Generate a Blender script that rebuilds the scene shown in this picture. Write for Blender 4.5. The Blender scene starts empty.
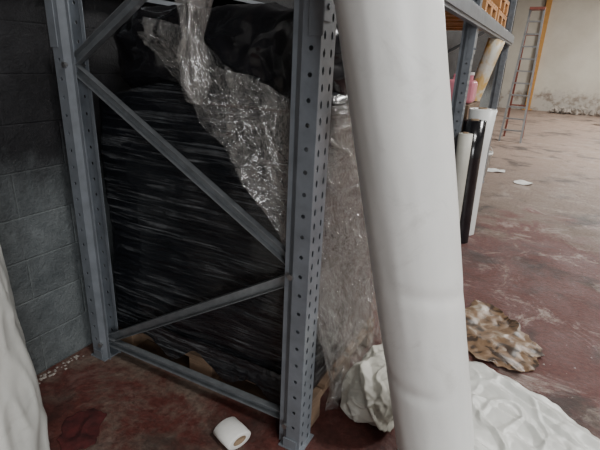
import bpy, bmesh, math, random
from mathutils import Matrix, Vector, noise
random.seed(7)
SC=bpy.context.scene.collection
# ------------------------------------------------------------------ helpers
def nz(p,s=1.0): return noise.noise(Vector(p)*s)
def ridge(p,s=1.0): return 1-abs(noise.noise(Vector(p)*s))*2
def lerp(a,b,t): return a+(b-a)*t
def interp(x,pts):
    if x<=pts[0][0]: return pts[0][1]
    for (a,b),(c,d) in zip(pts,pts[1:]):
        if x<=c: return lerp(b,d,(x-a)/(c-a))
    return pts[-1][1]
def sstep(a,b,x):
    t=max(0,min(1,(x-a)/(b-a))); return t*t*(3-2*t)

class B:
    def __init__(s): s.v=[];s.f=[];s.m=[]
    def add(s,vs,fs,mi=0,M=None):
        o=len(s.v)
        s.v+= [tuple(M@Vector(v)) if M else tuple(v) for v in vs]
        s.f+= [tuple(i+o for i in f) for f in fs]; s.m+=[mi]*len(fs)
    def box(s,a,b,mi=0,M=None):
        x0,y0,z0=a;x1,y1,z1=b
        vs=[(x0,y0,z0),(x1,y0,z0),(x1,y1,z0),(x0,y1,z0),(x0,y0,z1),(x1,y0,z1),(x1,y1,z1),(x0,y1,z1)]
        s.add(vs,[(0,3,2,1),(4,5,6,7),(0,1,5,4),(1,2,6,5),(2,3,7,6),(3,0,4,7)],mi,M)
    def tube(s,p,q,r,n=12,mi=0,r2=None,cap=True):
        p=Vector(p);q=Vector(q);r2=r if r2 is None else r2
        d=(q-p).normalized(); a=d.orthogonal().normalized(); b=d.cross(a)
        vs=[];
        for c,rr in((p,r),(q,r2)):
            for i in range(n):
                t=2*math.pi*i/n; vs.append(c+a*rr*math.cos(t)+b*rr*math.sin(t))
        fs=[(i,(i+1)%n,n+(i+1)%n,n+i) for i in range(n)]
        if cap: fs+=[tuple(range(n))[::-1],tuple(range(n,2*n))]
        s.add(vs,fs,mi)
    def grid(s,fn,nu,nv,mi=0,wrapu=False,mask=None):
        vs=[fn(i/(nu if wrapu else nu-1),j/(nv-1)) for j in range(nv) for i in range(nu)]
        fs=[]
        for j in range(nv-1):
            for i in range(nu if wrapu else nu-1):
                if mask and not mask((i+.5)/(nu-1),(j+.5)/(nv-1)): continue
                i2=(i+1)%nu
                fs.append((j*nu+i,j*nu+i2,(j+1)*nu+i2,(j+1)*nu+i))
        s.add(vs,fs,mi)
    def obj(s,name,mats,smooth=False,parent=None,bevel=0,solid=0,angle=None):
        me=bpy.data.meshes.new(name); me.from_pydata([tuple(v) for v in s.v],[],s.f)
        for m in (mats if isinstance(mats,list) else [mats]): me.materials.append(m)
        for p,mi in zip(me.polygons,s.m): p.material_index=mi; p.use_smooth=smooth
        bm=bmesh.new(); bm.from_mesh(me)
        loose=[v for v in bm.verts if not v.link_faces]
        bmesh.ops.delete(bm,geom=loose,context='VERTS'); bm.to_mesh(me); bm.free()
        o=bpy.data.objects.new(name,me); SC.objects.link(o)
        if solid:
            md=o.modifiers.new("solid",'SOLIDIFY'); md.thickness=solid; md.offset=0
        if bevel:
            md=o.modifiers.new("bevel",'BEVEL'); md.width=bevel; md.segments=2; md.limit_method='ANGLE'
        if parent: o.parent=parent
        return o
def empty(name,loc=(0,0,0),parent=None):
    e=bpy.data.objects.new(name,None); SC.objects.link(e); e.location=loc; e.empty_display_size=.1
    if parent: e.parent=parent
    return e

# ------------------------------------------------------------------ materials
def mat(name):
    m=bpy.data.materials.new(name); m.use_nodes=True
    nt=m.node_tree; b=nt.nodes["Principled BSDF"]; return m,nt,b
def coords(nt,scale=(1,1,1),rot=(0,0,0),loc=(0,0,0),kind='Object'):
    tc=nt.nodes.new('ShaderNodeTexCoord'); mp=nt.nodes.new('ShaderNodeMapping')
    mp.inputs['Scale'].default_value=scale; mp.inputs['Rotation'].default_value=rot; mp.inputs['Location'].default_value=loc
    nt.links.new(tc.outputs[kind],mp.inputs['Vector']); return mp.outputs['Vector']
def noisen(nt,vec,scale,detail=5,rough=.55,dist=0):
    n=nt.nodes.new('ShaderNodeTexNoise'); n.inputs['Scale'].default_value=scale; n.inputs['Detail'].default_value=detail
    n.inputs['Roughness'].default_value=rough; n.inputs['Distortion'].default_value=dist
    nt.links.new(vec,n.inputs['Vector']); return n.outputs['Fac']
def ramp(nt,fac,stops):
    r=nt.nodes.new('ShaderNodeValToRGB'); e=r.color_ramp.elements
    while len(e)<len(stops): e.new(.5)
    for el,(p,c) in zip(e,stops):
        el.position=p; el.color=(c[0],c[1],c[2],1) if hasattr(c,'__len__') else (c,c,c,1)
    nt.links.new(fac,r.inputs['Fac']); return r.outputs['Color']
def mix(nt,fac,a,b,blend='MIX'):
    m=nt.nodes.new('ShaderNodeMix'); m.data_type='RGBA'; m.blend_type=blend
    for s,v in ((m.inputs[0],fac),(m.inputs[6],a),(m.inputs[7],b)):
        if isinstance(v,bpy.types.NodeSocket): nt.links.new(v,s)
        elif hasattr(v,'__len__'): s.default_value=(v[0],v[1],v[2],1)
        else: s.default_value=v
    return m.outputs[2]
def bump(nt,b,h,strength=.3,dist=.01):
    n=nt.nodes.new('ShaderNodeBump'); n.inputs['Strength'].default_value=strength; n.inputs['Distance'].default_value=dist
    nt.links.new(h,n.inputs['Height']); nt.links.new(n.outputs['Normal'],b.inputs['Normal'])
def mr(nt,sock,a,b_,c=0,d=1):
    n=nt.nodes.new('ShaderNodeMapRange'); n.inputs[1].default_value=a;n.inputs[2].default_value=b_;n.inputs[3].default_value=c;n.inputs[4].default_value=d
    nt.links.new(sock,n.inputs[0]); return n.outputs[0]
def math_(nt,op,a,b_):
    n=nt.nodes.new('ShaderNodeMath'); n.operation=op
    for i,x in enumerate((a,b_)):
        if isinstance(x,bpy.types.NodeSocket): nt.links.new(x,n.inputs[i])
        else: n.inputs[i].default_value=x
    return n.outputs[0]
def simple(name,c,rough=.6,metal=0,var=.25,vs=8,bs=.15,bscale=60,spec=.5):
    m,nt,b=mat(name); v=coords(nt)
    f=noisen(nt,v,vs,6); col=ramp(nt,f,[(.3,[x*(1-var) for x in c]),(.7,[min(1,x*(1+var)) for x in c])])
    nt.links.new(col,b.inputs['Base Color']); b.inputs['Roughness'].default_value=rough; b.inputs['Metallic'].default_value=metal
    b.inputs['Specular IOR Level'].default_value=spec
    if bs: bump(nt,b,noisen(nt,v,bscale,4),bs,.004)
    return m

# floor: red painted concrete, worn grey and dusty
m_floor,nt,b=mat("floor_painted_concrete"); v=coords(nt)
big=noisen(nt,v,.9,9,.62,.4); mid=noisen(nt,coords(nt,loc=(3,7,1)),3.2,9,.7,.6); fine=noisen(nt,v,38,6,.7)
red=ramp(nt,fine,[(.3,(.054,.014,.011)),(.7,(.128,.038,.030))])
grey=ramp(nt,fine,[(.3,(.070,.047,.036)),(.7,(.19,.138,.108))])
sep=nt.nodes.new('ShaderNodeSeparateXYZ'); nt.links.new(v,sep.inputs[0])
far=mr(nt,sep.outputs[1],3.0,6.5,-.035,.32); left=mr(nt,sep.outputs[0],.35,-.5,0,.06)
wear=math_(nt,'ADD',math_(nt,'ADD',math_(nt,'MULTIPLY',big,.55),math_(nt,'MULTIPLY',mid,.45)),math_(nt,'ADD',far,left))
wf=ramp(nt,wear,[(.49,0.0),(.57,1.0)])
c1=mix(nt,wf,red,grey)
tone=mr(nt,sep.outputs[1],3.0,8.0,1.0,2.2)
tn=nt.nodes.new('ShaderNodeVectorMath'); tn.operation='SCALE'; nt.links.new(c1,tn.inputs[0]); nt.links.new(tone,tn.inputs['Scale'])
dust=ramp(nt,noisen(nt,coords(nt,loc=(1,2,3)),2.6,11,.82,.8),[(.53,0.0),(.65,.80)])
dx=mr(nt,sep.outputs[0],-.3,.9,.22,1.0)
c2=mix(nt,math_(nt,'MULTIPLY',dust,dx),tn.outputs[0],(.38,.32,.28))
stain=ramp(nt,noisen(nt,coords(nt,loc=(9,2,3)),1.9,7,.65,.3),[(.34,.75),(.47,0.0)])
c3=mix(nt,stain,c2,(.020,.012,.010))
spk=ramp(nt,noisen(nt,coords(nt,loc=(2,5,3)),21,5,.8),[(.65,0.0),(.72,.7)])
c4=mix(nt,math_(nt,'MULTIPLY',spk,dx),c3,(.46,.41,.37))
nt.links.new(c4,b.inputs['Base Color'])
nt.links.new(ramp(nt,mid,[(.3,.45),(.7,.8)]),b.inputs['Roughness'])
bump(nt,b,fine,.6,.010)

# left block wall : coordinates (y,z)
m_block,nt,b=mat("painted_concrete_blocks")
tc=nt.nodes.new('ShaderNodeTexCoord'); sp=nt.nodes.new('ShaderNodeSeparateXYZ'); cb=nt.nodes.new('ShaderNodeCombineXYZ')
nt.links.new(tc.outputs['Object'],sp.inputs[0]); nt.links.new(sp.outputs[1],cb.inputs[0]); nt.links.new(sp.outputs[2],cb.inputs[1])
br=nt.nodes.new('ShaderNodeTexBrick'); nt.links.new(cb.outputs[0],br.inputs['Vector'])
br.inputs['Scale'].default_value=1; br.inputs['Brick Width'].default_value=.5; br.inputs['Row Height'].default_value=.2
br.inputs['Mortar Size'].default_value=.006; br.inputs['Mortar Smooth'].default_value=1.0
br.inputs['Color1'].default_value=(1,1,1,1); br.inputs['Color2'].default_value=(.90,.90,.90,1); br.inputs['Mortar'].default_value=(1.25,1.25,1.22,1)
vo=coords(nt)
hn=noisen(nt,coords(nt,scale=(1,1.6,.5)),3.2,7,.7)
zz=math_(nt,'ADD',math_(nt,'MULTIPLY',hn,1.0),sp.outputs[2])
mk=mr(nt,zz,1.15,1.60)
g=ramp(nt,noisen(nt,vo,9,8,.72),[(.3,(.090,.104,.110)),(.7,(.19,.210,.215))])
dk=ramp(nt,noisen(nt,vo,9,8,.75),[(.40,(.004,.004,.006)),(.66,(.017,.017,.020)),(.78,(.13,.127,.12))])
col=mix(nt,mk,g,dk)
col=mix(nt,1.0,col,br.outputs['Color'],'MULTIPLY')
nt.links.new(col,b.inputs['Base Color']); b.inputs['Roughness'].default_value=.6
inv=nt.nodes.new('ShaderNodeMath'); inv.operation='MULTIPLY_ADD'; nt.links.new(br.outputs['Fac'],inv.inputs[0]); inv.inputs[1].default_value=-.25
nt.links.new(noisen(nt,vo,45,6,.75),inv.inputs[2]); bump(nt,b,inv.outputs[0],1.0,.016)

# far plaster wall
m_plaster,nt,b=mat("stained_plaster"); v=coords(nt)
sp=nt.nodes.new('ShaderNodeSeparateXYZ'); nt.links.new(v,sp.inputs[0])
g=ramp(nt,noisen(nt,v,.8,7,.65),[(.3,(.50,.455,.38)),(.7,(.62,.585,.50))])
zz=math_(nt,'ADD',math_(nt,'MULTIPLY',noisen(nt,v,2.3,7,.7),1.4),sp.outputs[2])
low=ramp(nt,noisen(nt,v,3.0,7,.7),[(.38,(.25,.20,.16)),(.52,(.48,.44,.385))])
nt.links.new(mix(nt,mr(nt,zz,1.3,1.6),low,g),b.inputs['Base Color']); b.inputs['Roughness'].default_value=.85
bump(nt,b,noisen(nt,v,20,5),.3,.02)

m_wall=simple("plain_plaster_wall",(.36,.34,.31),.85,var=.12,vs=2)
m_ceil=simple("grey_ceiling",(.24,.23,.215),.9,var=.1,vs=1)
m_steel=simple("blue_grey_rack_paint",(.178,.196,.220),.34,metal=.15,var=.18,vs=14,bs=.05)
m_steel_d=simple("galvanised_brace",(.235,.25,.265),.30,metal=.5,var=.18,vs=20,bs=.05)
m_bolt=simple("zinc_bolt",(.35,.35,.35),.35,metal=.9,var=.1)
m_wood=simple("dirty_pallet_wood",(.17,.11,.07),.8,var=.45,vs=7,bs=.4)
m_wood_o=simple("orange_pallet_wood",(.50,.24,.085),.7,var=.25,vs=7,bs=.3)
m_beamorange=simple("orange_post_paint",(.50,.25,.06),.6,var=.15)

# black wrapped load
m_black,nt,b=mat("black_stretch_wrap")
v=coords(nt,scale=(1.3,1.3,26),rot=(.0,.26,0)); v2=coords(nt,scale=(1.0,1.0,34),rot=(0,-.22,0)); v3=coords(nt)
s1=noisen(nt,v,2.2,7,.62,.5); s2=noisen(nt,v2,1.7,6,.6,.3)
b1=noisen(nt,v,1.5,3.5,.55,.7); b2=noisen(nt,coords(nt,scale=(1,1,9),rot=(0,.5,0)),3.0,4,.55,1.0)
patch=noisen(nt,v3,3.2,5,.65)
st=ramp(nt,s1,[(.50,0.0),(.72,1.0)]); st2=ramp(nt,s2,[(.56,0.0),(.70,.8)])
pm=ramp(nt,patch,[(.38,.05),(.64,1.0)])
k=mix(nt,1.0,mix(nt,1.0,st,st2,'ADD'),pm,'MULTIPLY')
nt.links.new(mix(nt,k,(.006,.007,.010),(.19,.20,.21)),b.inputs['Base Color'])  # grey streaks put film whitening and gloss highlights into the base colour
b.inputs['Roughness'].default_value=.24; b.inputs['Specular IOR Level'].default_value=.7
b.inputs['Coat Weight'].default_value=.6; b.inputs['Coat Roughness'].default_value=.12
bump(nt,b,mix(nt,.45,b1,b2),1.0,.05)

m_bag=simple("black_bag_plastic",(.008,.008,.010),.18,var=.3,bs=.8,bscale=9,spec=.7)

def film_mat(name,lo,hi,base=(.60,.58,.545),sc=(1,1,1),nscale=9,p0=.42,p1=.66,g=.13,bd=.045):
    m,nt,b=mat(name); v=coords(nt,scale=sc,rot=(.3,.5,.2))
    f=noisen(nt,v,nscale,9,.74,1.1)
    fb=noisen(nt,v,nscale*1.0,4.5,.62,1.6)
    vor=nt.nodes.new('ShaderNodeTexVoronoi'); vor.feature='DISTANCE_TO_EDGE'; vor.inputs['Scale'].default_value=nscale*1.2; nt.links.new(v,vor.inputs['Vector'])
    b.inputs['Base Color'].default_value=(*base,1); b.inputs['Roughness'].default_value=.20; b.inputs['Specular IOR Level'].default_value=.8
    bump(nt,b,mix(nt,.3,fb,vor.outputs[0]),1.0,bd)
    tr=nt.nodes.new('ShaderNodeBsdfTransparent'); ms=nt.nodes.new('ShaderNodeMixShader')
    gl=nt.nodes.new('ShaderNodeBsdfGlossy'); gl.inputs['Roughness'].default_value=.11; gl.inputs['Color'].default_value=(1,1,1,1)
    nt.links.new(b.inputs['Normal'].links[0].from_socket,gl.inputs['Normal'])
    nt.links.new(ramp(nt,f,[(p0,lo),(p1,hi)]),ms.inputs[0])
    nt.links.new(tr.outputs[0],ms.inputs[1]); nt.links.new(b.outputs[0],ms.inputs[2])
    ms2=nt.nodes.new('ShaderNodeMixShader'); ms2.inputs[0].default_value=g
    nt.links.new(ms.outputs[0],ms2.inputs[1]); nt.links.new(gl.outputs[0],ms2.inputs[2])
    nt.links.new(ms2.outputs[0],nt.nodes['Material Output'].inputs[0]); return m
m_film=film_mat("clear_crinkled_film",.02,.38,sc=(2.4,2.4,1.1),nscale=4.5)
m_film_in=film_mat("clear_inner_film",.0,.16,sc=(2,2,1),nscale=6,g=.10)
m_film2=film_mat("clear_film_bunch",.02,.26,sc=(2,2,.5),nscale=7)

def vinyl(name,c1,c2,rough=.42,dirt=.25):
    m,nt,b=mat(name); v=coords(nt)
    c=ramp(nt,noisen(nt,v,3,7,.65),[(.3,c1),(.7,c2)])
    d=ramp(nt,noisen(nt,coords(nt,loc=(4,4,4)),5.5,9,.75,.7),[(.56,0.0),(.8,dirt)])
    nt.links.new(mix(nt,d,c,(.22,.20,.17)),b.inputs['Base Color']); b.inputs['Roughness'].default_value=rough
    bump(nt,b,noisen(nt,v,16,6,.6),.12,.01); return m
m_vinyl=vinyl("white_vinyl",(.71,.72,.70),(.80,.80,.78),.38,.35)
m_vinyl2=vinyl("white_tarp",(.58,.59,.56),(.72,.72,.68),.34,.45)
m_cream=vinyl("cream_sack",(.42,.41,.36),(.60,.59,.53),.5,.8)
m_core=simple("cardboard_core",(.27,.19,.12),.8,var=.2)
m_paper=simple("white_paper",(.74,.73,.70),.7,var=.08)
m_red=simple("dark_red_cloth",(.060,.008,.008),.9,var=.6,vs=20)
m_pink=simple("pink_plastic",(.62,.22,.27),.35,var=.12)
m_alu=simple("ladder_aluminium",(.33,.33,.33),.4,metal=.6,var=.15)
m_ladred=simple("ladder_red_paint",(.24,.07,.05),.5,var=.2)
m_rubble=simple("rubble",(.33,.29,.25),.9,var=.4,vs=5,bs=.5)
m_box=simple("brown_carton",(.16,.105,.065),.8,var=.15)
m_fix=simple("added_lamp_housing",(.7,.7,.7),.5,var=.02)

m_camo,nt,b=mat("printed_brown_paper"); v=coords(nt)
c=ramp(nt,noisen(nt,v,10,4,.55,.9),[(.42,(.04,.024,.015)),(.48,(.15,.09,.05)),(.60,(.23,.145,.085)),(.67,(.36,.30,.24))])
nt.links.new(c,b.inputs['Base Color']); b.inputs['Roughness'].default_value=.36

m_yel,nt,b=mat("yellow_white_wrap"); v=coords(nt)
c=ramp(nt,noisen(nt,v,6,5,.6,.6),[(.42,(.62,.60,.52)),(.58,(.60,.38,.12))])
nt.links.new(c,b.inputs['Base Color']); b.inputs['Roughness'].default_value=.4

# ------------------------------------------------------------------ room
XL,XR,YB,YF,H=-1.29,8.5,-4.5,20.2,5.2
def slab(name,a,b_,m):
    q=B(); q.box(a,b_); return q.obj(name,m)
slab("floor",(XL-.2,YB-.2,-.15),(XR+.2,YF+.2,0),m_floor)
slab("ceiling",(XL-.2,YB-.2,H),(XR+.2,YF+.2,H+.15),m_ceil)
slab("wall_left",(XL-.2,YB-.2,0),(XL,YF+.2,H),m_block)
slab("wall_right",(XR,YB-.2,0),(XR+.2,YF+.2,H),m_wall)
slab("wall_far",(XL,YF,0),(XR,YF+.2,H),m_plaster)
slab("wall_back",(XL,YB-.2,0),(XR,YB,H),m_wall)

# ------------------------------------------------------------------ pallet rack
FD=1.19; UH=2.75; XFU=.035
RACK=empty("pallet_rack")
def strip(q,org,u,w,ncol,pitch,h,rx,rz,mi=0,zoff=0):
    org=Vector(org);u=Vector(u);z=Vector((0,0,1)); cw=w/ncol; n=int(h/pitch)
    for c in range(ncol):
        for r in range(n):
            cen=org+u*(cw*(c+.5))+z*(pitch*(r+.5)); a=cw/2;b_=pitch/2
            sq=[(-a,-b_),(0,-b_),(a,-b_),(a,0),(a,b_),(0,b_),(-a,b_),(-a,0)]
            hol=[(-rx*.7,-rz*.7),(0,-rz),(rx*.7,-rz*.7),(rx,0),(rx*.7,rz*.7),(0,rz),(-rx*.7,rz*.7),(-rx,0)]
            vs=[cen+u*x+z*y for x,y in sq]+[cen+u*x+z*y for x,y in hol]
            q.add(vs,[(i,(i+1)%8,8+(i+1)%8,8+i) for i in range(8)],mi)
def upright(parent,x,y,sx,nm):
    q=B(); w=.10; d=.085
    strip(q,(x,y-w/2,0),(0,1,0),w,2,.05,UH,.0075,.013)
    strip(q,(x,y-w/2,0),(-sx,0,0),d*.7,1,.075,UH,.008,.008)
    strip(q,(x,y+w/2,0),(-sx,0,0),d*.7,1,.075,UH,.008,.008)
    for sy in(-1,1):
        a=Vector((x-sx*d*.7,y+sy*w/2,0)); b_=Vector((x-sx*d,y+sy*w*.32,0)); e=Vector((x-sx*d*1.2,y+sy*w*.32,0))
        for p0,p1 in((a,b_),(b_,e)):
            q.add([p0,p1,p1+Vector((0,0,UH)),p0+Vector((0,0,UH))],[(0,1,2,3)])
    q.obj(nm,m_steel,parent=parent,solid=.0025)
    f=B(); f.box((x-.09 if sx>0 else x-.015,y-.06,0),(x+.015 if sx>0 else x+.09,y+.06,.006)); f.box((x-sx*.04-.03,y-.058,.006),(x-sx*.04+.03,y-.052,.05))
    f.obj(nm+"_foot",m_steel,parent=parent)
def cchan(q,p,r,w=.042,d=.028,up=Vector((0,-1,0)),t=.0025):
    p=Vector(p);r=Vector(r); dr=(r-p).normalized(); s=dr.cross(up).normalized()
    for a,b_,c,e in ((-w/2,w/2,0,t),(-w/2,-w/2+t,0,d),(w/2-t,w/2,0,d)):
        vs=[base+s*x+up*yy for base in(p,r) for x,yy in((a,c),(b_,c),(b_,e),(a,e))]
        q.add(vs,[(0,1,2,3),(7,6,5,4),(0,4,5,1),(1,5,6,2),(2,6,7,3),(3,7,4,0)])
def rack_frame(y,i):
    e=empty("frame_%d"%i,parent=RACK)
    upright(e,XFU,y,1,"front_upright_%d"%i); upright(e,-FD,y,-1,"rear_upright_%d"%i)
    q=B(); xf=XFU-.066; xr=-FD+.066; yy=y+.012
    cchan(q,(xf,yy,.11),(xr,yy,.085))
    cchan(q,(xr,yy,.10),(xf,yy,.76))
    cchan(q,(xf,yy-.002,.80),(xr,yy,1.43))
    cchan(q,(xr,yy-.002,1.46),(xf,yy,2.10))
    cchan(q,(xf,yy,2.14),(xr,yy,2.66))
    q.obj("braces_%d"%i,m_steel_d,parent=e)
    q=B()
    for x,zs in((xf-.0,(.11,.78,2.12)),(xr,(.09,1.445,2.66))):
        for zv in zs:
            q.tube((x,y-.058,zv),(x,y+.058,zv),.006,8); q.tube((x,y-.062,zv),(x,y-.05,zv),.012,6)
    q.obj("bolts_%d"%i,m_bolt,parent=e)
for i,y in enumerate((0,2.7,5.4)): rack_frame(y,i+1)
def beam(x,y0,y1,z0,sx,nm):
    q=B(); x0,x1=(x,x+.04) if sx>0 else (x-.04,x)
    q.box((x0,y0,z0),(x1,y1,z0+.12)); q.box((x0-(.012 if sx<0 else 0),y0,z0+.02),(x1+(.012 if sx>0 else 0),y1,z0+.10))
    for yc,s in((y0,-1),(y1,1)):
        ya,yb=(yc-.052,yc+.0) if s<0 else (yc,yc+.052)
        xa,xb=(x+.002,x+.008) if sx>0 else(x-.008,x-.002)
        q.box((xa,ya,z0-.19),(xb,yb,z0+.14))
        if s<0:
            q.box((x-.04 if sx>0 else x-.008,yc-.056,z0-.23),(x+.008 if sx>0 else x+.04,yc-.052,z0+.14))
        q.tube((xa if sx>0 else xb,(ya+yb)/2,z0-.15),(xb+.006 if sx>0 else xa-.006,(ya+yb)/2,z0-.15),.009,8)
    q.obj(nm,m_steel,bevel=.004,parent=RACK)
for k,y0 in enumerate((0.0,2.7)):
    beam(XFU,y0,y0+2.7,1.80,1,"front_beam_%d"%(k+1)); beam(-FD,y0,y0+2.7,1.74,-1,"rear_beam_%d"%(k+1))

# ------------------------------------------------------------------ pallets
def pallet(loc,m,n=1,lx=1.2,ly=.8):
    q=B(); X,Y,Z=loc
    for k in range(n):
        z=Z+k*.15
        for yb in(0,ly/2-.05,ly-.1): q.box((X,Y+yb,z),(X+lx,Y+yb+.1,z+.02))
        for yb in(0,ly/2-.05,ly-.1):
            for xb in(0,lx/2-.07,lx-.14): q.box((X+xb,Y+yb,z+.02),(X+xb+.14,Y+yb+.1,z+.10))
        for xb in(0,lx/2-.07,lx-.14): q.box((X+xb,Y,z+.10),(X+xb+.14,Y+ly,z+.12))
        for i in range(6): 
            yy=Y+i*(ly-.11)/5; q.box((X,yy,z+.12),(X+lx,yy+.11,z+.142))
    return q.obj("wooden_pallet",m,bevel=.003)
pallet((-1.18,.075,0.001),m_wood)

# ------------------------------------------------------------------ wrapped load
X0,X1,Y0,Y1,Z0,Z1=-1.17,.01,.09,.87,.146,1.40
def ldisp(p): 
    return .022*nz(p,2.3)+.010*nz(p,6)+.004*nz((p[0]*3,p[1]*3,p[2]*40),1)
def rbox(q,x0,x1,y0,y1,z0,z1,r,cuts,disp,warp=None,mi=0):
    bm=bmesh.new(); bmesh.ops.create_cube(bm,size=2); bmesh.ops.subdivide_edges(bm,edges=bm.edges[:],cuts=cuts,use_grid_fill=True)
    c=Vector(((x0+x1)/2,(y0+y1)/2,(z0+z1)/2)); h=Vector(((x1-x0)/2,(y1-y0)/2,(z1-z0)/2)); idx={}
    vs=[]
    for i,v in enumerate(bm.verts):
        p=Vector((v.co.x*h.x,v.co.y*h.y,v.co.z*h.z)); inn=Vector([max(-h[k]+r,min(h[k]-r,p[k])) for k in range(3)])
        d=p-inn
        n=d.normalized() if d.length>1e-6 else Vector((0,0,1))
        w=c+inn+n*r; w=w+n*disp(w)
        if warp: w=warp(w)
        idx[v]=i; vs.append(w)
    q.add(vs,[tuple(idx[v] for v in f.verts) for f in bm.faces],mi); bm.free()
ld=empty("black_wrapped_pallet_load")
q=B()
def warp(w):
    w=Vector(w); t=(w.z-Z0)/(Z1-Z0)
    w.z-= .07*sstep(-.75,-1.17,w.x)*t
    w.y+= .03*max(0,t-.75)
    w.z=max(w.z,.146)
    return w
rbox(q,X0,X1,Y0,Y1,Z0,Z1,.05,70,ldisp,warp)
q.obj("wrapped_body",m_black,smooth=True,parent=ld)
q=B()
def bdisp(p): return .05*nz(p,2.6)+.028*ridge(p,5.5)+.012*ridge(p,13)
rbox(q,-1.08,-.01,.14,.86,1.32,1.66,.12,44,bdisp)
q.obj("black_bag_top",m_bag,smooth=True,parent=ld)
q=B()
def skirt(u,v_):
    x=lerp(-1.16,0.0,u); low=.135+.10*nz((x*6,3,0))-.08*sstep(-.40,-.15,x)
    z=lerp(low,.24,v_); o=.012+.010*abs(nz((x*16,z*6,2)))
    return Vector((x,Y0-o+.022*nz((x,Y0,z),2.3)*-1-.012,z))
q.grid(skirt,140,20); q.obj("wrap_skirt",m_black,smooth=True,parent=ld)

R=.06; L=R*math.pi/2
def path(s):
    if s<-L/2: return Vector((X1-R+(s+L/2),Y0,0)),Vector((0,-1,0))
    if s>L/2: return Vector((X1,Y0+R+(s-L/2),0)),Vector((1,0,0))
    a=-math.pi/2+(s+L/2)/R; n=Vector((math.cos(a),math.sin(a),0)); return Vector((X1-R,Y0+R,0))+n*R,n
LB=[(-.84,1.58),(-.79,1.55),(-.57,1.40),(-.36,1.17),(-.13,.90),(-.03,.70),(.06,.05),(.3,.02),(1,.02)]
UB=[(-.84,1.64),(-.57,1.60),(-.4,1.47),(-.15,1.40),(.05,1.36),(.3,1.34),(.9,1.30)]
S0,S1=-.84,.82
def filmfn(off,amp,seed,lbo=0):
    def f(u,v_):
        s=lerp(S0,S1,u)
        lb=interp(s,LB)+(.035 if s<0 else .015)*nz((s*5,seed,0))+lbo; ub=interp(s,UB)+.03*nz((s*6,seed+3,0))
        z=max(.006,lerp(lb,ub,v_))
        p,n=path(s); p=Vector((p.x,p.y,z))
        d1=s*.8+z*.6; d2=z*.8-s*.6
        cr=amp*(max(0,ridge((d2*3,d1*16,seed)))**2*.55+ .6*abs(nz((d2*8,d1*34,seed)))+.3*abs(nz((s*40,z*38,seed))))
        o=off+ldisp(p)+cr+.03
        sd=sstep(.0,.25,s)
        o+=sd*(.045*math.exp(-((z-.75)/.45)**2)*(1+.8*nz((s*3,z*3,seed))))
        o+=.07*max(0,.35-z)*sd/.35*(.7+.8*nz((s*9,0,seed)))
        if z>1.34:
            k=z-1.34; p+= Vector((-n.x*k*.35,-n.y*k*.35,0)); o+=.035
        o+=.03*sstep(.12,0,v_)*(1 if s<.05 else 0)
        return p+n*o
    return f
q=B(); q.grid(filmfn(0,.042,2.0),250,190)
q.obj("clear_film_drape",m_film,smooth=True,parent=ld)
q=B(); q.grid(filmfn(.010,.03,9.0,.05),170,120)
q.obj("clear_film_inner_drape",m_film_in,smooth=True,parent=ld)

q=B()
def bunch(u,v_):
    z=lerp(1.34,2.15,v_); a=u*2*math.pi
    r=interp(z,[(1.34,.008),(1.37,.03),(1.42,.05),(1.50,.045),(1.56,.03),(1.64,.05),(1.74,.075),(1.9,.065),(2.15,.05)])
    r*=1+.35*math.sin(a*5+z*9)*.6+.45*nz((math.cos(a)*2,math.sin(a)*2,z*7))
    return Vector((-.43+.05*(z-1.34)+.02*math.sin(z*7)+r*math.cos(a), -.05+.02*nz((0,0,z*5))+r*.8*math.sin(a), z))
q.grid(bunch,56,90,wrapu=True)
q.obj("hanging_plastic_film",m_film2,smooth=True)

# ------------------------------------------------------------------ big leaning white roll
base=Vector((.580,.062,0)); top=Vector((.242,-.099,1.655)); dirn=(top-base)
end=base+dirn*1.5
ax=dirn.normalized(); ea=ax.cross(Vector((0,1,0))).normalized(); eb=ax.cross(ea)
LEN=(end-base).length
def rollfn(u,v_):
    a=u*2*math.pi; l=v_*LEN; c=base+ax*l
    r=.134
    for l0,am,ph,wd in((.88,.006,.6,.028),(.58,.006,2.3,.028),(.20,.008,4.0,.02)):
        w=math.exp(-((l-l0-.04*math.sin(a+ph))/wd)**2)
        r-=am*w*(.5+.5*math.cos(a*2+ph+1))
    r+=.003*nz((math.cos(a)*1.5,math.sin(a)*1.5,l*2.0))+.0012*nz((math.cos(a)*4,math.sin(a)*4,l*5))
    r+=.0025*sstep(.62,.625,u)*(1-sstep(.9,1,u))
    p=c+ea*r*math.cos(a)+eb*r*math.sin(a)
    if p.z<.012: p.z=.012
    return p
q=B(); q.grid(rollfn,140,300,wrapu=True)
q.tube(end-ax*.3,end+ax*.002,.04,24,1)
q.obj("white_vinyl_roll",[m_vinyl,m_core],smooth=True)

# ------------------------------------------------------------------ sheets on the floor
def sheet(name,pts,hfn,m,rings=50,segs=200,solid=.003,smooth=True,z0=.006,jag=.02):
    c=Vector((sum(p[0] for p in pts)/len(pts),sum(p[1] for p in pts)/len(pts)))
    n=len(pts)
    def outline(u):
        t=u*n; i=int(t)%n; f=t-int(t); P=[Vector(pts[(i+k-1)%n]) for k in range(4)]
        return .5*((2*P[1])+(P[2]-P[0])*f+(2*P[0]-5*P[1]+4*P[2]-P[3])*f*f+(3*P[1]-P[0]-3*P[2]+P[3])*f**3)
    def f(u,v_):
        o=outline(u%1.0); o=o+(o-c).normalized()*(jag*nz((o.x*9,o.y*9,0))+jag*.6*nz((o.x*30,o.y*30,5))); p=c+(o-c)*max(v_,.001)
        return Vector((p.x,p.y,z0+max(0,hfn(p.x,p.y,v_))))
    q=B(); q.grid(f,segs,rings,wrapu=True); return q.obj(name,m,smooth=smooth,solid=solid)
def fold(v,w=5): return max(0,1-abs(v)*w)
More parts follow.
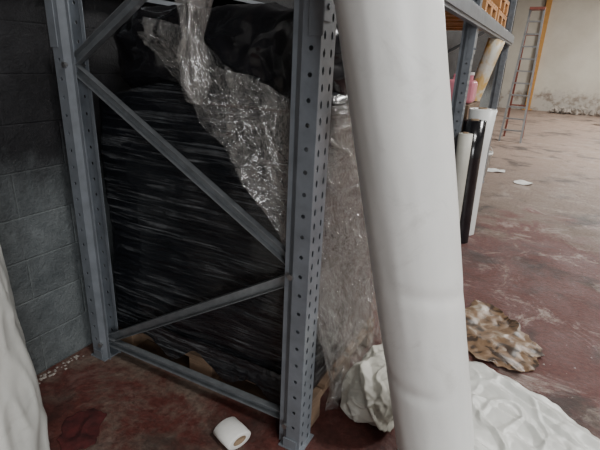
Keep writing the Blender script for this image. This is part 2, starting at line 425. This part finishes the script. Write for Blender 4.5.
def hs(x,y,e):
    d=math.hypot(x-.57,y-.06)
    return (.006+.026*fold(nz((x*1.3+y*3.6,(y-x)*.8,3)),6)+.016*fold(nz((x*3+y*5,(y-x)*2,7)),6)+.009*fold(nz((x*7-y*3,(y+x)*5,4)),5)+.02*abs(nz((x*2,y*2,0)))+.08*math.exp(-(d/.22)**2))*(1-e**6)+.004*abs(nz((x*14,y*14,1)))
sheet("white_plastic_sheet",[(.44,.58),(.55,.95),(.72,.92),(.92,.84),(1.14,.67),(1.45,.42),(1.35,.0),(1.0,-.3),(.55,-.28),(.38,0),(.41,.2)],hs,m_vinyl2,rings=110,segs=380)
def hp(x,y,e): return .018*fold(nz((x*4,y*4,3)),4)+.006*abs(nz((x*14,y*14,1)))+.012*e*abs(nz((x*6,y*6,9)))
sheet("torn_brown_paper",[(.45,1.10),(.60,.99),(.80,.99),(.90,1.22),(.78,1.42),(.64,1.62),(.48,1.66),(.42,1.3)],hp,m_camo,rings=30,segs=130,smooth=False,jag=.04)
def hw(x,y,e): return .025*abs(nz((x*7,y*7,1)))
sheet("paper_scrap",[(-.12,6.2),(.2,6.22),(.2,6.42),(-.1,6.4)],hw,m_paper,12,40,smooth=False)
sheet("paper_scrap",[(.42,5.62),(.6,5.6),(.66,5.78),(.46,5.82)],hw,m_paper,12,40,smooth=False)
def hr(x,y,e): return .010*(1-e**3)*fold(nz((x*9,y*9,1)),3)
sheet("dark_red_rag",[(-.90,-.42),(-.84,-.50),(-.74,-.52),(-.69,-.43),(-.75,-.37),(-.80,-.30),(-.88,-.33)],hr,m_red,30,120,jag=.03,solid=.002,z0=.003)

# ------------------------------------------------------------------ sacks / lumps
def lump(name,cen,h,m,dispf,n=70,power=2.6):
    q=B()
    def f(u,v_):
        a=u*2*math.pi; b_=(v_-.5)*math.pi
        cb_=abs(math.cos(b_))**(2/power); sb=math.copysign(abs(math.sin(b_))**(2/power),math.sin(b_))
        ca=math.copysign(abs(math.cos(a))**(2/power),math.cos(a)); sa=math.copysign(abs(math.sin(a))**(2/power),math.sin(a))
        d=Vector((ca*cb_,sa*cb_,sb)); p=Vector((d.x*h[0],d.y*h[1],d.z*h[2]))
        nn=d.normalized() if d.length>0 else Vector((0,0,1))
        p+=nn*dispf(Vector(cen)+p); w=Vector(cen)+p
        if w.z<.006: w.z=.006
        return w
    q.grid(f,n*2,n,wrapu=True); return q.obj(name,m,smooth=True)
def sackd(p): return .030*nz(p,4)+.030*fold(nz((p.x*5+p.z*3,p.y*3.5-p.z*2,p.z*3)),4)+.013*fold(nz((p.x*12,p.y*9+p.z*8,p.z*6)),4)+.006*fold(nz(p,22),3)-.010
lump("crumpled_cream_sack",(.235,.40,.11),(.135,.24,.115),m_cream,sackd,140,power=2.3)
q=B(); C=Vector((-.97,-.785,0))
def tarp(u,v_):
    a=u*2*math.pi; z=1.14*v_
    r=interp(v_,[(0,.285),(.15,.280),(.4,.270),(.65,.262),(.75,.255),(.84,.232),(.92,.18),(.97,.10),(1,.002)])
    fo=.014*max(0,math.sin(a*9+z*2+2*nz((a,0,z*1.5))))**2*(1-v_*.5)+.018*nz((math.cos(a)*2,math.sin(a)*2,z*3))+.008*fold(nz((math.cos(a)*3,math.sin(a)*3,z*3)),4)
    rr=r+fo*(1 if v_<.97 else .2)-.006
    p=C+Vector((math.cos(a)*rr-.02*v_,math.sin(a)*rr,z+.006)); p.x=max(p.x,XL+.012); return p
q.grid(tarp,180,130,wrapu=True); q.obj("white_tarp_covered_heap",m_vinyl2,smooth=True)

# ------------------------------------------------------------------ small paper roll on floor (flattened)
q=B(); c=Vector((-.235,-.135,.044)); d=Vector((.95,-.31,0)).normalized(); s=Vector((-d.y,d.x,0)); z=Vector((0,0,1))
def ring(r,off,n=40,sq=.72): return [c+d*off+s*r*1.22*math.cos(2*math.pi*i/n)+z*r*sq*math.sin(2*math.pi*i/n) for i in range(n)]
prof=[(.026,.054),(.043,.056),(.0475,.052),(.049,.0),(.0475,-.052),(.043,-.056),(.026,-.054)]
vs=[];n=40
for r,o in prof: vs+=ring(r,o)
fs=[(k*n+i,k*n+(i+1)%n,(k+1)*n+(i+1)%n,(k+1)*n+i) for k in range(len(prof)-1) for i in range(n)]
q.add(vs,fs,0)
vs=ring(.026,.054)+ring(.026,-.054)+ring(.023,-.056)+ring(.023,.055)
q.add(vs,[(k*n+i,k*n+(i+1)%n,((k+1)%4)*n+(i+1)%n,((k+1)%4)*n+i) for k in range(4) for i in range(n)],1)
mz=min(v[2] for v in q.v); q.v=[(x,y,zz_-mz+.0005) for x,y,zz_ in q.v]
q.obj("paper_towel_roll",[m_paper,m_core],smooth=True)

# ------------------------------------------------------------------ standing rolls by second frame
def standing_roll(name,b_,t,r,m,core,flare=0):
    b_=Vector(b_);t=Vector(t);d=(t-b_).normalized();a=d.cross(Vector((0,1,0))).normalized();e=d.cross(a);L_=(t-b_).length
    prof=[(r,0),(r*.98,L_*.3),(r,L_*.7),(r*(1+flare),L_),(r*(1+flare)-.012,L_+.002),(r*(1+flare)-.016,L_-.02),(r*.80,L_-.02),(r*.78,L_+.004),(r*.70,L_+.004),(r*.68,L_-.02),(r*.42,L_-.015),(r*.40,L_+.012),(r*.32,L_+.012),(r*.30,.02)]
    n=36;vs=[];q=B(); zmin=b_.z+.004
    for k,(rr,l) in enumerate(prof):
        for i in range(n):
            an=2*math.pi*i/n; w=rr*(1+.04*nz((math.cos(an),math.sin(an),l*3)))
            p=b_+d*l+a*w*math.cos(an)+e*w*math.sin(an); p.z=max(p.z,zmin); vs.append(p)
    q.add(vs,[(k*n+i,k*n+(i+1)%n,(k+1)*n+(i+1)%n,(k+1)*n+i) for k in range(len(prof)-1) for i in range(n)])
    for k in range(len(prof)-1): 
        if k>=10:
            for i in range(n): q.m[k*n+i]=1
    return q.obj(name,[m,core],smooth=True)
standing_roll("white_fabric_roll",(.16,3.08,0),(.14,3.06,1.17),.095,m_vinyl,m_core,.25)
standing_roll("black_fabric_roll",(.155,2.82,0),(.12,2.83,1.09),.088,m_bag,m_core,.08)
standing_roll("grey_fabric_roll",(.12,2.60,0),(.095,2.605,1.0),.055,m_cream,m_core,.05)

# ------------------------------------------------------------------ second bay contents
pallet((-1.16,3.2,0.001),m_wood)
q=B()
for i in range(4):
    for j in range(2):
        for k in range(4):
            x=-1.12+i*.28; y=3.24+j*.38; z=.144+k*.26
            q.box((x,y,z),(x+.27,y+.37,z+.255)); q.box((x+.11,y-.001,z+.05),(x+.16,y+.371,z+.257),1)
q.obj("carton_stack",[m_box,m_core],bevel=.004)
q=B(); 
rbox(q,-.26,.0,3.32,3.55,1.190,1.40,.035,10,lambda p:.004*nz(p,8))
q.tube((-.06,3.43,1.40),(-.06,3.43,1.45),.024,16); q.tube((-.06,3.43,1.445),(-.06,3.43,1.47),.03,16,1)
q.box((-.22,3.42,1.42),(-.11,3.45,1.45)); q.box((-.22,3.42,1.38),(-.20,3.45,1.43)); q.box((-.13,3.42,1.38),(-.11,3.45,1.43))
mz=min(v[2] for v in q.v); q.v=[(x,y,z_-mz+1.186) for x,y,z_ in q.v]
q.obj("pink_jerrycan",[m_pink,m_paper],smooth=False,bevel=.004)
pallet((-1.17,3.0,1.922),m_wood_o,1); pallet((-1.17,3.9,1.922),m_wood_o,2)
standing_roll("yellow_wrapped_roll",(-.07,3.84,1.186),(.06,3.88,1.78),.075,m_yel,m_core,.1)
lump("white_plastic_sack",(-.25,4.75,.33),(.28,.22,.34),m_vinyl2,lambda p:.03*nz(p,5)+.03*abs(nz(p,10)),50)
q=B()
q.box((-.95,4.45,.0),(-.60,4.95,.45),0); q.box((-.93,4.47,.452),(-.60,4.9,.82),0); q.box((-.80,4.449,.05),(-.74,4.951,.453),1)
q.obj("cardboard_box",[m_box,m_core],bevel=.004)
def bucket(name,x,y,m,h=.36,r=.15):
    q=B(); n=32
    prof=[(.001,.002),(r*.8,.002),(r*.96,h-.04),(r+.01,h-.04),(r+.01,h),(r-.006,h),(r*.78,.012),(.001,.012)]
    vs=[(x+rr*math.cos(2*math.pi*i/n),y+rr*math.sin(2*math.pi*i/n),zz_) for rr,zz_ in prof for i in range(n)]
    q.add(vs,[(k*n+i,k*n+(i+1)%n,(k+1)*n+(i+1)%n,(k+1)*n+i) for k in range(len(prof)-1) for i in range(n)])
    pts=[(x+(r+.012)*math.cos(t),y-.0,h-.03+ .14*math.sin(t)) for t in [math.pi*j/12 for j in range(13)]]
    for a_,b_ in zip(pts,pts[1:]): q.tube(a_,b_,.003,6)
    return q.obj(name,m,smooth=True)
bucket("plastic_bucket",-.10,5.85,m_paper)

# ------------------------------------------------------------------ ladder (A-frame)
q=B(); lx,ly=.02,10.3; hh=2.75
for sgn,yo,ww,mi in((1,-.45,.22,0),(-1,.45,.20,1)):
    topy=ly+ (-.03 if sgn>0 else .03)
    for s in(-1,1):
        p0=Vector((lx+s*ww,ly+yo,0)); p1=Vector((lx+s*.13,topy,hh))
        vs=[pp+Vector((a,b_,0)) for pp in(p0,p1) for a,b_ in((-.02,-.035),(.02,-.035),(.02,.035),(-.02,.035))]
        q.add(vs,[(0,3,2,1),(4,5,6,7),(0,1,5,4),(1,2,6,5),(2,3,7,6),(3,0,4,7)],mi)
    for k in range(1,11):
        t=k/11; w=lerp(ww,.13,t); y=lerp(ly+yo,topy,t); z=hh*t
        if sgn>0 or k%3==0: q.box((lx-w,y-.04 if sgn>0 else y-.015,z-.015),(lx+w,y+.04 if sgn>0 else y+.015,z+.015),mi)
q.box((lx-.15,ly-.12,hh-.02),(lx+.15,ly+.12,hh+.03),1)
q.obj("stepladder",[m_alu,m_ladred])

q=B(); q.box((-.26,YF-.20,0),(-.06,YF-.002,H-.005)); q.box((-.34,YF-.24,0),(.02,YF-.002,.03)); q.obj("orange_steel_post",m_beamorange,bevel=.01)
q=B()
for i in range(90):
    x=.7+abs(random.gauss(0,.9)); s=random.uniform(.04,.15); y=YF-.22-random.uniform(0,.6); z=s*.5
    bm=bmesh.new(); bmesh.ops.create_icosphere(bm,subdivisions=1,radius=s)
    bm.verts.index_update()
    vs=[Vector((x,y,z+random.uniform(0,.12)))+v.co*(1+.5*nz(v.co*9+Vector((i,0,0)))) for v in bm.verts]
    for w in vs: w.z=max(w.z,.002); w.y=min(w.y,YF-.02)
    q.add(vs,[tuple(v.index for v in f.verts) for f in bm.faces]); bm.free()
q.obj("rubble_pile",m_rubble)
lump("white_sack",(2.35,15.9,.40),(.22,.2,.42),m_paper,lambda p:.03*ridge(p,6),24)
q=B()
for i in range(110):
    x=random.uniform(.75,1.8); y=random.uniform(1.0,4.5)
    if i<60: x=XL+.02+abs(random.gauss(0,.02)); y=random.uniform(-.42,-.08)
    s=random.uniform(.002,.007)*(1.3 if i<60 else 1)
    vs=[(x-s,y-s*.6,.0),(x+s,y-s,.0),(x+s*.3,y+s,.0),(x,y,s*.8)]
    q.add(vs,[(0,2,1),(0,1,3),(1,2,3),(2,0,3)])
q.obj("concrete_chips",simple("chips",(.32,.29,.26),.9))

# ------------------------------------------------------------------ lights
def area(name,loc,rot,sx,sy,e,c=(1,1,1)):
    l=bpy.data.lights.new(name,'AREA'); l.shape='RECTANGLE'; l.size=sx; l.size_y=sy; l.energy=e; l.color=c
    o=bpy.data.objects.new(name,l); SC.objects.link(o); o.location=loc; o.rotation_euler=rot; return o
def added_fixture(x,y):  # out-of-view housing made up for each added lamp
    q=B(); q.box((x-.75,y-.12,H-.16),(x+.75,y+.12,H-.06)); q.tube((x-.6,y,H-.06),(x-.6,y,H),.01,6); q.tube((x+.6,y,H-.06),(x+.6,y,H),.01,6)
    q.obj("added_ceiling_lamp",m_fix)
for x,y,e in((3.0,-1.2,215),(3.8,4.0,300),(3.0,9.5,400),(3.5,15.5,560)):  # unseen ceiling lamps, added to light the room and its far end
    added_fixture(x,y); area("added_lamp_light",(x,y,H-.2),(0,0,0),1.5,1.0,e,(1,.99,.96))
def aim(o,t): o.rotation_euler=(Vector(t)-o.location).to_track_quat('-Z','Y').to_euler()
o=area("added_key_light",(4.4,-4.0,2.2),(0,0,0),1.8,2.0,185,(.95,.98,1)); aim(o,(.6,.4,.8))  # unseen soft light added behind camera right; no door opening is modelled
w=bpy.data.worlds.new("world"); bpy.context.scene.world=w; w.use_nodes=True
w.node_tree.nodes['Background'].inputs[0].default_value=(.6,.65,.7,1); w.node_tree.nodes['Background'].inputs[1].default_value=.3

# ------------------------------------------------------------------ camera
cam=bpy.data.cameras.new("camera"); co=bpy.data.objects.new("camera",cam); SC.objects.link(co)
co.matrix_world=Matrix.Translation((.656,-1.315,1.5))@Matrix.Rotation(math.radians(27.6),4,'Z')@Matrix.Rotation(math.radians(70),4,'X')@Matrix.Rotation(math.radians(2.6),4,'Z')
cam.sensor_fit='HORIZONTAL'; cam.sensor_width=36; cam.lens=27.0; cam.clip_start=.05
bpy.context.scene.camera=co
